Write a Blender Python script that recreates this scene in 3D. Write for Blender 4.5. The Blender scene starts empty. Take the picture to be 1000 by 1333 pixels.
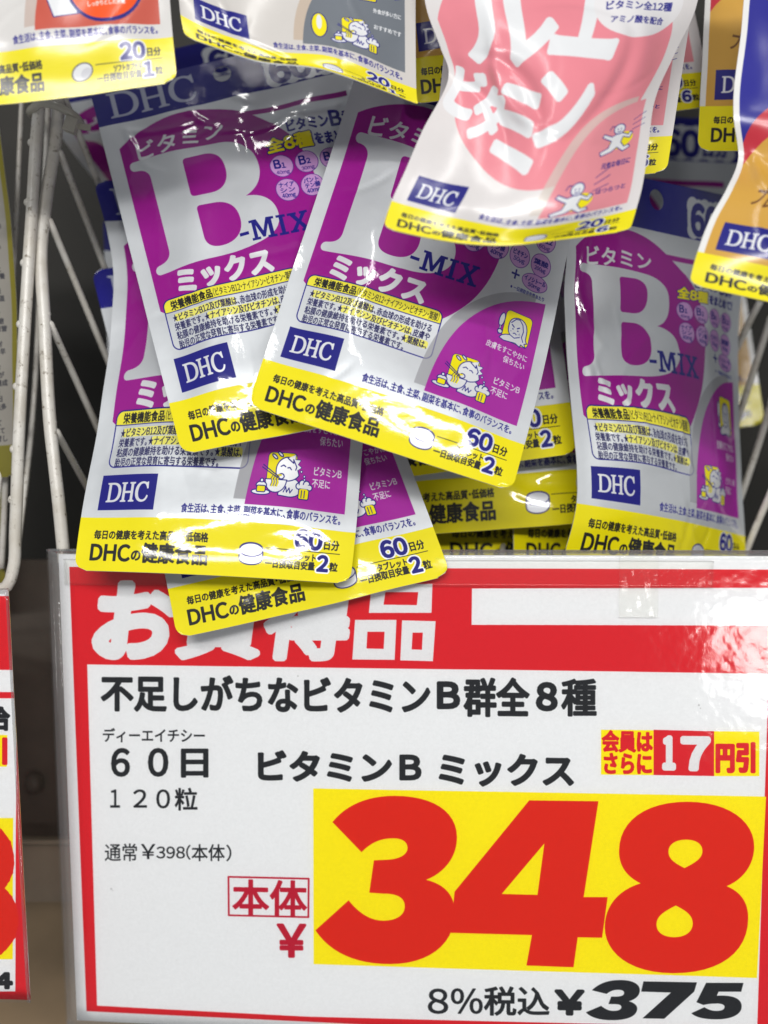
import bpy, bmesh, math, random
import numpy as np
from mathutils import Matrix, Vector

# ------------------------------------------------------------------ camera
sc = bpy.context.scene
col = sc.collection
FPX = 1500.0                      # focal length in photograph pixels (1333 high)
CAM = Vector((0, 0, 1.30))
PITCH = math.radians(25)
cd = bpy.data.cameras.new('camera'); cam = bpy.data.objects.new('camera', cd); col.objects.link(cam)
cam.location = CAM; cam.rotation_euler = (math.radians(90) - PITCH, 0, 0)
cd.sensor_fit = 'VERTICAL'; cd.sensor_height = 36; cd.lens = 36 * FPX / 1333
cd.clip_start = .01; cd.clip_end = 50
cd.dof.use_dof = True; cd.dof.focus_distance = .53; cd.dof.aperture_fstop = 4.5
sc.camera = cam
sc.cycles.transparent_max_bounces = 40; sc.cycles.max_bounces = 10
RC = np.array(cam.rotation_euler.to_matrix())
CL = np.array(CAM)

def ray(px, py):
    return RC @ np.array([(px - 500) / FPX, -(py - 666.5) / FPX, -1.0])
def at(px, py, d):                # point seen at a pixel, d mm in front of the lens
    return CL + ray(px, py) * d / 1000

# ------------------------------------------------------------------ light
sc.view_settings.view_transform = 'Standard'; sc.view_settings.look = 'None'
sc.view_settings.exposure = .03; sc.view_settings.gamma = 1
w = bpy.data.worlds.new('World'); sc.world = w; w.use_nodes = True
w.node_tree.nodes['Background'].inputs[0].default_value = (.92, .96, 1, 1)
w.node_tree.nodes['Background'].inputs[1].default_value = .22

def area(name, loc, target, sx, sy, power, colr=(1, .98, .95)):
    l = bpy.data.lights.new(name, 'AREA'); l.shape = 'RECTANGLE'; l.size = sx; l.size_y = sy
    l.energy = power; l.color = colr
    o = bpy.data.objects.new(name, l); col.objects.link(o); o.location = loc
    d = (Vector(target) - Vector(loc)); o.rotation_euler = d.to_track_quat('-Z', 'Y').to_euler()
    return o
area('ceiling_lamp', (-.35, -1.0, 2.75), (0, .5, 1.1), 1.4, .07, 16)
area('ceiling_lamp', (-.25, .42, 2.75), (0, .5, 1.1), 1.1, .05, 3.6)
area('ceiling_lamp', (.2, -1.4, 2.75), (0, .5, 1.1), 2.4, .12, 38)
area('aisle_lamp', (.40, -1.23, 1.232), (.16, .45, 1.02), .25, .13, 2.7)  # added light behind the lens, aimed to mirror as glare in the card sleeve

# ------------------------------------------------------------------ outlines of glyphs and shapes
_gl = {}
_tc = bpy.data.curves.new('t', 'FONT'); _to = bpy.data.objects.new('t', _tc); col.objects.link(_to)
def glyph(ch):
    if ch in _gl: return _gl[ch]
    _tc.body = ch
    dg = bpy.context.evaluated_depsgraph_get(); dg.update()
    cu = _to.evaluated_get(dg).to_curve(dg)
    res = []
    for s in cu.splines:
        P = s.bezier_points; n = len(P)
        co = np.array([p.co[:2] for p in P]); hl = np.array([p.handle_left[:2] for p in P]); hr = np.array([p.handle_right[:2] for p in P])
        out = []
        for i in range(n):
            j = (i + 1) % n
            a, b, c, d = co[i], hr[i], hl[j], co[j]
            ab = d - a
            fl = abs(ab[0] * (b - a)[1] - ab[1] * (b - a)[0]) + abs(ab[0] * (c - a)[1] - ab[1] * (c - a)[0])
            m = 1 if fl < 1e-4 else 4
            t = (np.arange(m) / m)[:, None]
            out.append((1 - t) ** 3 * a + 3 * t * (1 - t) ** 2 * b + 3 * t * t * (1 - t) * c + t ** 3 * d)
        res.append(np.concatenate(out))
    _to.evaluated_get(dg).to_curve_clear()
    _gl[ch] = res
    return res
def _bbox(polys):
    a = np.concatenate(polys); return a.min(0), a.max(0)
def _full(ch):
    return chr(ord(ch) + 0xFEE0) if 33 <= ord(ch) <= 126 else ch
def layout(s, gap=.1):
    """polygons of a line of text, y up, em = 1"""
    x = 0.; out = []
    for ch in s:
        if ch == ' ': x += .35; continue
        wide = ord(ch) > 0x2000
        g = glyph(ch if wide or ch in '★' else _full(ch))
        if not g: x += .6; continue
        if wide:
            k = .5 if ch in '・、。（）' else 1.
            if ch == '（': out += [p + [x - .5, 0] for p in g]
            elif ch == '・': out += [p + [x - .25, 0] for p in g]
            else: out += [p + [x, 0] for p in g]
            x += k if ch != '。' else .6
        else:
            lo, hi = _bbox(g)
            out += [p + [x - lo[0] + gap / 2, 0] for p in g]; x += hi[0] - lo[0] + gap
    return out, x
def text(s, x0, y0, x1, y1, ink=False, gap=.1, slant=0.):
    """text fitted to the box x0..x1, y0 (top)..y1 (bottom); y down"""
    polys, adv = layout(s, gap)
    if ink:
        lo, hi = _bbox(polys); a0, a1, b0, b1 = lo[0], hi[0], lo[1], hi[1]
    else: a0, a1, b0, b1 = 0., adv, -.09, .85
    out = []
    for p in polys:
        q = np.empty_like(p)
        t = (p[:, 1] - b0) / (b1 - b0)
        q[:, 0] = x0 + (p[:, 0] - a0) / (a1 - a0) * (x1 - x0) + slant * (t - .5) * (y1 - y0)
        q[:, 1] = y1 + t * (y0 - y1)
        out.append(q)
    return out
def quad(polys, box, q):
    """warp polygons from box (x0,y0,x1,y1) to the four corners q (TL,TR,BR,BL)"""
    x0, y0, x1, y1 = box; q = np.array(q, float); out = []
    for p in polys:
        s = ((p[:, 0] - x0) / (x1 - x0))[:, None]; t = ((p[:, 1] - y0) / (y1 - y0))[:, None]
        out.append((1 - s) * (1 - t) * q[0] + s * (1 - t) * q[1] + s * t * q[2] + (1 - s) * t * q[3])
    return out
def path(d, ox=0., oy=0., k=1., ky=None):
    """small SVG path reader: M L C Z, absolute"""
    ky = k if ky is None else ky
    tk = d.replace(',', ' ').replace('Z', ' Z ').replace('M', ' M ').replace('L', ' L ').replace('C', ' C ').split()
    out = []; cur = []; i = 0; cmd = None
    while i < len(tk):
        if tk[i] in 'MLCZ':
            cmd = tk[i]; i += 1
            if cmd == 'Z':
                out.append(np.array(cur)); cur = []
            continue
        if cmd in 'ML':
            cur.append((float(tk[i]), float(tk[i + 1]))); i += 2
        else:
            a = np.array(cur[-1]); b, c, e = [np.array((float(tk[i + 2 * j]), float(tk[i + 2 * j + 1]))) for j in range(3)]; i += 6
            for t in np.linspace(0, 1, 13)[1:]:
                cur.append(tuple((1 - t) ** 3 * a + 3 * t * (1 - t) ** 2 * b + 3 * t * t * (1 - t) * c + t ** 3 * e))
    if cur: out.append(np.array(cur))
    return [p * [k, ky] + [ox, oy] for p in out]
def ell(cx, cy, rx, ry=None, rot=0, a0=0, a1=360, n=40):
    ry = rx if ry is None else ry
    t = np.radians(np.linspace(a0, a1, n, endpoint=a1 - a0 < 360)); r = math.radians(rot)
    x = np.cos(t) * rx; y = np.sin(t) * ry
    return [np.stack([cx + x * math.cos(r) - y * math.sin(r), cy + x * math.sin(r) + y * math.cos(r)], 1)]
def rr(x0, y0, x1, y1, r=0.):
    if r <= 0: return [np.array([(x0, y0), (x1, y0), (x1, y1), (x0, y1)], float)]
    o = []
    for cx, cy, a in ((x1 - r, y0 + r, -90), (x1 - r, y1 - r, 0), (x0 + r, y1 - r, 90), (x0 + r, y0 + r, 180)):
        o.append(ell(cx, cy, r, r, 0, a, a + 90, 9)[0])
    return [np.concatenate(o)]
def spin(polys, cx, cy, deg):
    r = math.radians(deg); c, s = math.cos(r), math.sin(r)
    return [np.stack([cx + (p[:, 0] - cx) * c - (p[:, 1] - cy) * s, cy + (p[:, 0] - cx) * s + (p[:, 1] - cy) * c], 1) for p in polys]

class Print:
    """a flat print: colours laid down as outlines, in mm, y down"""
    def __init__(s, w, h, res, base):
        s.w, s.h, s.res = w, h, res; s.W, s.H = int(round(w * res)), int(round(h * res))
        s.im = np.empty((s.H, s.W, 3), np.float32); s.im[:] = np.array(base) / 255.; s.tf = None; s.alpha = None
    def mask(s, polys, stroke=0., closed=True, fill=True):
        E = []; st = stroke * s.res
        for p in polys:
            if s.tf is not None: p = s.tf(p)
            p = p * s.res
            q = np.roll(p, -1, 0)
            if fill: E.append(np.concatenate([p, q], 1))
        F = np.concatenate(E) if E else np.zeros((0, 4))
        G = []
        if st > 0:
            for p in polys:
                if s.tf is not None: p = s.tf(p)
                p = p * s.res
                a = p if closed else p[:-1]; b = np.roll(p, -1, 0) if closed else p[1:]
                d = b - a; L = np.hypot(d[:, 0], d[:, 1]); k = L > 1e-6; a, b, d, L = a[k], b[k], d[k], L[k]
                n = np.stack([-d[:, 1], d[:, 0]], 1) / L[:, None] * st
                c = [a - n, b - n, b + n, a + n]
                for i in range(4): G.append(np.concatenate([c[i], c[(i + 1) % 4]], 1))
                t = np.radians(np.arange(8) * 45 + 22.5); o = np.stack([np.cos(t), np.sin(t)], 1) * st * 1.04
                for i in range(8): G.append(np.concatenate([p + o[i], p + o[(i + 1) % 8]], 1))
        G = np.concatenate(G) if G else np.zeros((0, 4))
        A = np.concatenate([F, G])
        if not len(A): return None
        x0 = max(0, int(math.floor(min(A[:, 0].min(), A[:, 2].min())))); x1 = min(s.W, int(math.ceil(max(A[:, 0].max(), A[:, 2].max()))) + 1)
        y0 = max(0, int(math.floor(min(A[:, 1].min(), A[:, 3].min())))); y1 = min(s.H, int(math.ceil(max(A[:, 1].max(), A[:, 3].max()))) + 1)
        if x1 <= x0 or y1 <= y0: return None
        m = np.zeros((y1 - y0, x1 - x0), np.float32)
        for X in (F, G):
            if len(X): m = np.maximum(m, s._r(X - [x0, y0, x0, y0], x1 - x0, y1 - y0))
        return x0, y0, x1, y1, m
    @staticmethod
    def _r(E, W, H, S=4):
        ya, yb = E[:, 1] * S - .5, E[:, 3] * S - .5
        k0 = np.clip(np.ceil(np.minimum(ya, yb)), 0, H * S).astype(int); k1 = np.clip(np.ceil(np.maximum(ya, yb)), 0, H * S).astype(int)
        n = k1 - k0; idx = np.repeat(np.arange(len(E)), n)
        if not len(idx): return np.zeros((H, W), np.float32)
        off = np.arange(len(idx)) - np.repeat(np.cumsum(n) - n, n)
        k = k0[idx] + off; e = E[idx]; y = (k + .5) / S
        x = np.clip(e[:, 0] + (y - e[:, 1]) * (e[:, 2] - e[:, 0]) / (e[:, 3] - e[:, 1]), 0, W)
        sg = np.sign(e[:, 3] - e[:, 1]); c = np.floor(x).astype(int); f = x - c
        st = W + 2
        acc = np.bincount(k * st + c, sg * (1 - f), H * S * st) + np.bincount(k * st + c + 1, sg * f, H * S * st)
        acc = np.clip(np.abs(np.cumsum(acc.reshape(H * S, st), 1)), 0, 1)[:, :W]
        return acc.reshape(H, S, W).mean(1).astype(np.float32)
    def put(s, polys, colr, stroke=0., alpha=1., closed=True, fill=True, clip=None):
        r = s.mask(polys, stroke, closed, fill)
        if r is None: return
        x0, y0, x1, y1, m = r
        if clip is not None: m = m * clip[y0:y1, x0:x1]
        m = (m * alpha)[:, :, None]; v = s.im[y0:y1, x0:x1]
        v += (np.array(colr, np.float32) / 255. - v) * m
    def line(s, pts, colr, wd, clip=None): s.put([np.array(pts, float)], colr, wd / 2, closed=False, fill=False, clip=clip)
    def ring(s, polys, colr, wd, clip=None): s.put(polys, colr, wd / 2, fill=False, clip=clip)
    def full(s, polys):
        z = np.zeros((s.H, s.W), np.float32); r = s.mask(polys)
        if r: x0, y0, x1, y1, m = r; z[y0:y1, x0:x1] = m
        return z
    def image(s, name):
        im = bpy.data.images.new(name, s.W, s.H, alpha=True)
        px = np.ones((s.H, s.W, 4), np.float32); px[:, :, :3] = s.im[::-1]
        if s.alpha is not None: px[:, :, 3] = s.alpha[::-1]
        im.pixels.foreach_set(px.ravel()); im.update(); im.pack()
        return im

# serif capitals of the maker's mark, slab capitals of the product name
D_ = "M0 0 L45 0 C85 0 105 20 105 50 C105 80 85 100 45 100 L0 100 L0 96 L12 92 L12 8 L0 4Z M27 7 L27 93 L43 93 C73 93 88 75 88 50 C88 25 73 7 43 7Z"
H_ = "M0 0 L38 0 L38 4 L27 8 L27 46 L73 46 L73 8 L62 4 L62 0 L100 0 L100 4 L88 8 L88 92 L100 96 L100 100 L62 100 L62 96 L73 92 L73 54 L27 54 L27 92 L38 96 L38 100 L0 100 L0 96 L12 92 L12 8 L0 4Z"
C_ = "M92 32 L86 32 C80 16 70 5 54 5 C32 5 18 24 18 50 C18 76 32 94 56 94 C72 94 82 84 88 69 L94 72 C90 90 76 102 52 102 C22 102 0 82 0 50 C0 18 22 -2 54 -2 C66 -2 74 3 80 3 L86 -1 L90 -1Z"
def mark(x0, y0, x1, y1):
    k = (x1 - x0) / 312.; ky = (y1 - y0) / 100.
    return path(D_, x0, y0, k, ky) + path(H_, x0 + 109 * k, y0, k, ky) + path(C_, x0 + 217 * k, y0, k, ky)
M_ = "M0 0 L30 0 L50 62 L70 0 L100 0 L100 12 L90 12 L90 88 L100 88 L100 100 L64 100 L64 88 L74 88 L74 30 L54 92 L44 92 L24 28 L24 88 L34 88 L34 100 L0 100 L0 88 L10 88 L10 12 L0 12Z"
I_ = "M0 0 L42 0 L42 12 L30 12 L30 88 L42 88 L42 100 L0 100 L0 88 L12 88 L12 12 L0 12Z"
X_ = "M0 0 L42 0 L42 12 L35 12 L50 36 L64 12 L57 12 L57 0 L94 0 L94 12 L85 12 L59 49 L85 88 L96 88 L96 100 L54 100 L54 88 L62 88 L47 62 L31 88 L38 88 L38 100 L0 100 L0 88 L10 88 L37 49 L12 12 L0 12Z"
BIG_B = "M12 45 C9 45 9 50 12 50.3 C16 50.5 18.5 53 18.5 57 L18.5 95 C18.5 99 16 100.5 12 101 C9 101.5 9 105.7 12 105.7 L50 104.7 C64 104 74 100 74 91 C74 84 69 80 61 79 C67 77 70.5 72 70.5 65 C70.5 55 64 48.5 54 47.5 C40 46 25 45.3 12 45Z"
BIG_B1 = "M37.5 52 C36 52 35.5 53 35.5 54.5 L35.5 71 C35.5 72.5 36.3 73.3 37.5 73.3 L45 73.3 C51.5 73.3 54.7 69 54.7 63 C54.7 56 51.5 52 45 52Z"
BIG_B2 = "M38.5 78.5 C37.3 78.5 36.7 79.3 36.7 80.5 L36.7 94 C36.7 98 39 100 44 100 C51.5 100 55.7 96 55.7 89.5 C55.7 82.5 52 78.5 45 78.5Z"

SIL = (210, 214, 218); NAVY = (24, 23, 124); PUR = (150, 16, 136); YEL = (238, 224, 0); BLK = (28, 28, 30)
WHT = (225, 227, 230); GRY = (150, 150, 155); LIL = (196, 148, 205); HLY = (240, 232, 70)

def cartoon_eater(P, cx, cy, k=1., ink=NAVY):
    """a boy slurping noodles: white figure with thin navy outlines on a yellow tile"""
    def T(pts): return [np.array(pts, float) * k + [cx, cy]]
    L = .42 * k
    P.put(rr(cx - 8 * k, cy - 9 * k, cx + 5.5 * k, cy + 6 * k, 1.8 * k), YEL); P.ring(rr(cx - 8 * k, cy - 9 * k, cx + 5.5 * k, cy + 6 * k, 1.8 * k), ink, L * .6)
    def blob(pl, c=WHT): P.put(pl, c); P.ring(pl, ink, L)
    for a, b in ((-5, -7.4), (-2.4, -8.4)): blob(ell(cx + a * k, cy + b * k, 1.5 * k, .55 * k, 35))
    blob(path("M-1 3 C2 0 7 0 8 4 C9 7 7 9 3 9 L-2 8.5Z", cx, cy, k))                        # body
    blob(path("M-4.5 -1 C-5 -5 -1 -7.5 2 -6.6 L4.2 -8 L4 -6 L6.6 -6 L5.4 -4.2 L7.2 -3.2 L5.6 -2 L6.4 0 C5 2.4 1 3.4 -1.5 2.4 C-3.5 1.6 -4.5 .6 -4.5 -1Z", cx + .6 * k, cy - .6 * k, k))  # head
    P.put(path("M.5 -6.4 L4.2 -8 L4 -6 L6.6 -6 L5.4 -4.2 L7.2 -3.2 L5.6 -2 C4 -3.8 2.5 -5 .5 -6.4Z", cx + .6 * k, cy - .6 * k, k), WHT); P.line(np.array([(.5, -6.4), (3.4, -4.6), (3.2, -6), (5, -3.2), (4.6, -2)]) * k + [cx + .6 * k, cy - .6 * k], ink, L)
    P.line(np.array([(-1.8, -3.6), (-.6, -4.2), (.4, -3.6)]) * k + [cx, cy], ink, L); P.line(np.array([(1.4, -3.2), (2.4, -3.4), (3.2, -2.6)]) * k + [cx, cy], ink, L)
    blob(ell(cx - 1.2 * k, cy + .4 * k, 1.3 * k, 1.1 * k))
    blob(path("M-8.5 1.8 L1.5 1.8 C1.3 5.4 -1 7.4 -3.5 7.4 C-6.3 7.4 -8.3 5.4 -8.5 1.8Z", cx, cy, k))  # bowl
    for a in (-5.4, -4.2, -3.): P.line(np.array([(a, 4.6), (a + .5, 3), (a, 1.4), (a + .9, 0), (-1.4, -.1)]) * k + [cx, cy], YEL, L * 1.6); P.line(np.array([(a - .5, 4.6), (a, 3), (a - .5, 1.4), (a + .4, 0)]) * k + [cx, cy], ink, L * .6)
    P.line(np.array([(-10, -4), (-2.4, .6)]) * k + [cx, cy], ink, L); P.line(np.array([(-10.4, -3), (-2.6, 1.2)]) * k + [cx, cy], ink, L)
    P.line(np.array([(.5, 7), (1.4, 4.6), (2, 7), (3, 5), (3.6, 7.2), (4.6, 5.6)]) * k + [cx, cy], ink, L)
    blob(ell(cx - 10 * k, cy + 7.6 * k, 4.3 * k, 1.2 * k)); blob(ell(cx - 10 * k, cy + 4.6 * k, 2.4 * k, 1.6 * k))
    blob(rr(cx - 12 * k, cy + 4.8 * k, cx - 8 * k, cy + 7.6 * k, .6 * k), YEL); blob(ell(cx - 10 * k, cy + 2.5 * k, .8 * k))
    blob(rr(cx + 7.6 * k, cy + 4.6 * k, cx + 12.4 * k, cy + 9.4 * k, .7 * k), YEL)
    for a in (9., 10.4): P.line(np.array([(a, 5.6), (a, 8.6)]) * k + [cx, cy], ink, L)
    for a, b, r in ((7.4, 3.8, 1.3), (9, 2.6, 1.5), (11, 2.8, 1.5), (12.6, 4, 1.2)): blob(ell(cx + a * k, cy + b * k, r * k))
    P.put(rr(cx + 7.6 * k, cy + 3 * k, cx + 12.6 * k, cy + 4.7 * k, .5 * k), WHT)
    for a, b in ((8, -2.2), (9.6, -.4), (9.8, .9)): P.put(ell(cx + a * k, cy + b * k, .5 * k), WHT); P.ring(ell(cx + a * k, cy + b * k, .5 * k), ink, L * .6)
def cartoon_mirror(P, cx, cy, k=1., ink=NAVY):
    """a frowning girl with long hair and a hand mirror"""
    L = .42 * k
    P.put(rr(cx - 5.5 * k, cy - 8.5 * k, cx + 8.5 * k, cy + 6.5 * k, 2.2 * k), YEL); P.ring(rr(cx - 5.5 * k, cy - 8.5 * k, cx + 8.5 * k, cy + 6.5 * k, 2.2 * k), ink, L * .6)
    def blob(pl, c=WHT): P.put(pl, c); P.ring(pl, ink, L)
    blob(path("M-3 -2 C-3 -7 5 -8 6.4 -3 C7.4 0 6 3 8 4 L6.6 4.6 L7.6 6.4 L5 5.6 L4.6 7 L2 6 L-4 7 L-6.5 6.4 C-5.5 4 -3 3.5 -1.5 3 C-3.2 1.5 -3 0 -3 -2Z", cx, cy, k))
    P.line(np.array([(-2, -3), (0, -5.4), (2, -5.8), (4, -4), (5, -1), (4.6, 2), (5.8, 4)]) * k + [cx, cy], ink, L)
    P.line(np.array([(-1.6, 3), (1, 3.8), (3.6, 2.4)]) * k + [cx, cy], ink, L)
    P.line(np.array([(-1.4, -2.2), (-.2, -1.4)]) * k + [cx, cy], ink, L * 1.3); P.line(np.array([(2.6, -2), (1.6, -1.3)]) * k + [cx, cy], ink, L * 1.3)
    P.put(ell(cx - .6 * k, cy - .3 * k, .35 * k), ink); P.put(ell(cx + 2.1 * k, cy - .2 * k, .35 * k), ink)
    P.line(np.array([(0, 1.7), (.8, 1.3), (1.7, 1.8)]) * k + [cx, cy], ink, L)
    for a, b in ((3.2, .8), (2.7, 1.4), (3.6, 1.5), (-1.4, 1)): P.put(ell(cx + a * k, cy + b * k, .2 * k), ink)
    blob(ell(cx - 7 * k, cy - 2.6 * k, 1.35 * k, 3.4 * k, 6)); P.line(np.array([(-7.1, .8), (-7.2, 4.6)]) * k + [cx, cy], ink, L * 2.4); P.line(np.array([(-7.1, .8), (-7.2, 4.6)]) * k + [cx, cy], WHT, L)
    blob(ell(cx - 6.8 * k, cy + 3.4 * k, 1.2 * k, 1.1 * k))
def cartoon_runner(P, cx, cy, k=1., ink=NAVY, tile=YEL):
    L = .45 * k
    P.put(ell(cx + 3 * k, cy + 2 * k, 7 * k, 4.5 * k, -15), tile)
    def blob(pl, c=WHT): P.put(pl, c); P.ring(pl, ink, L)
    blob(path("M-3 -1 L-8 -3 L-9 -1.4 L-3 1.6 L-4 5 L-9 7 L-8 9 L-2 7.6 L1 5.6 L5 8.6 L9 7 L8 5.4 L5.4 6 L3 3 L4 0 L8 1.6 L9.6 -1.4 L8.2 -2.2 L7 -.6 L2 -3Z", cx, cy, k))
    blob(ell(cx + 1 * k, cy - 5 * k, 3.4 * k, 3 * k)); P.line(np.array([(-1.6, -6.8), (-4, -7), (-5, -5)]) * k + [cx, cy], ink, L)
    P.put(ell(cx, cy - 5 * k, .35 * k), ink); P.put(ell(cx + 2 * k, cy - 5 * k, .35 * k), ink); P.line(np.array([(0, -3.6), (1, -3.1), (2.2, -3.8)]) * k + [cx, cy], ink, L)
    for a in (-3, 0, 3): P.line(np.array([(9, -6 + a), (16, -9 + a * 1.3)]) * k + [cx, cy], ink, L * .7)

def band(P, days='60', form='タブレット', n='2', pill='tab', band0=166.):
    P.put(rr(-1, band0, 131, 191), YEL)
    P.put(text('毎日の健康を考えた高品質・低価格', 7.5, 171.6, 62, 175.6), BLK, .12)
    P.put(text('DHC', 7, 178, 25.5, 185.2, ink=True, gap=.14), BLK, .33); P.put(text('の', 26, 179.8, 31, 185), BLK, .22)
    P.put(text('健康食品', 31, 177, 62.5, 185.6), BLK, .3)
    P.put(text('食生活は、主食、主菜、副菜を基本に、食事のバランスを。', 48, 159.3, 123, 163.4), NAVY, .07)
    num = text(days, 102.5, 167.5, 114.5, 175.2, ink=True, gap=.1); P.put(num, WHT, 1.25); P.put(num, NAVY, .5)
    P.put(text('日分', 115.3, 170.3, 123, 174.8), BLK, .14)
    P.line([(89, 176.3), (123.5, 176.3)], BLK, .35)
    P.put(text(form, 98, 177.3, 113, 180.8), BLK, .13); P.put(text('一日摂取目安量', 89, 181, 112.5, 184.9), BLK, .13)
    num = text(n, 113.7, 177.7, 118.4, 184.9, ink=True); P.put(num, WHT, 1.2); P.put(num, NAVY, .45)
    P.put(text('粒', 119.3, 180.5, 123.3, 184.7), BLK, .14)
    if pill == 'tab':
        o = rr(76.8, 174.5, 87.8, 184, 4.2); o = path("M76.8 177.5 C76.8 173.5 87.8 173.5 87.8 177.5 L87.8 181.2 C87.8 185.2 76.8 185.2 76.8 181.2Z")
        P.put(o, (222, 224, 232)); P.ring(o, NAVY, .5); P.ring(ell(82.3, 177.6, 5.4, 2.9), NAVY, .4)
    else:
        o = ell(82, 179, 5.4, 3.9, -20); P.put(o, WHT); P.ring(o, (90, 90, 100), .6); P.put(ell(84, 179.5, 3, 2.2, -30), (190, 190, 200), alpha=.6)
def logo(P):
    P.put(rr(7.5, 146.5, 35, 162.6), NAVY); P.put(mark(11, 150.2, 31.4, 158.8), WHT, .16)
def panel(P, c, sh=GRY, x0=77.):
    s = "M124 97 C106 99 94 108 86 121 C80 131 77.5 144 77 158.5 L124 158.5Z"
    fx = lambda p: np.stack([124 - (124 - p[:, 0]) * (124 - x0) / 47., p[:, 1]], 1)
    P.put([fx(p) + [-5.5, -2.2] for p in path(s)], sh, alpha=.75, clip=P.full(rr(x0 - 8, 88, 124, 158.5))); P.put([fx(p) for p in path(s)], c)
def header(P, c=NAVY, cloud='60'):
    P.put(rr(-1, -1, 131, 22), c)
    m = mark(7, 4.5, 50, 18.5); P.put(m, (175, 180, 200), .12)
    for i in range(9): P.put(ell(88 + i * 4.2, 8.6 if i % 2 else 8, 4.2, 4.4), SIL); P.put(ell(88 + i * 4.2, 17 if i % 2 else 17.8, 4.2, 4), SIL)
    P.put(rr(84, 8, 125, 18, 3), SIL)
    num = text(cloud, 87, 6.6, 106, 19.6, ink=True); P.put(num, c, .9); P.put(text('日分', 107.5, 10.6, 122, 19.4), c, .45)
    r = P.mask(ell(64, 8, 4.3)); x0, y0, x1, y1, m = r
    if P.alpha is None: P.alpha = np.ones((P.H, P.W), np.float32)
    P.alpha[y0:y1, x0:x1] -= m

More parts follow.
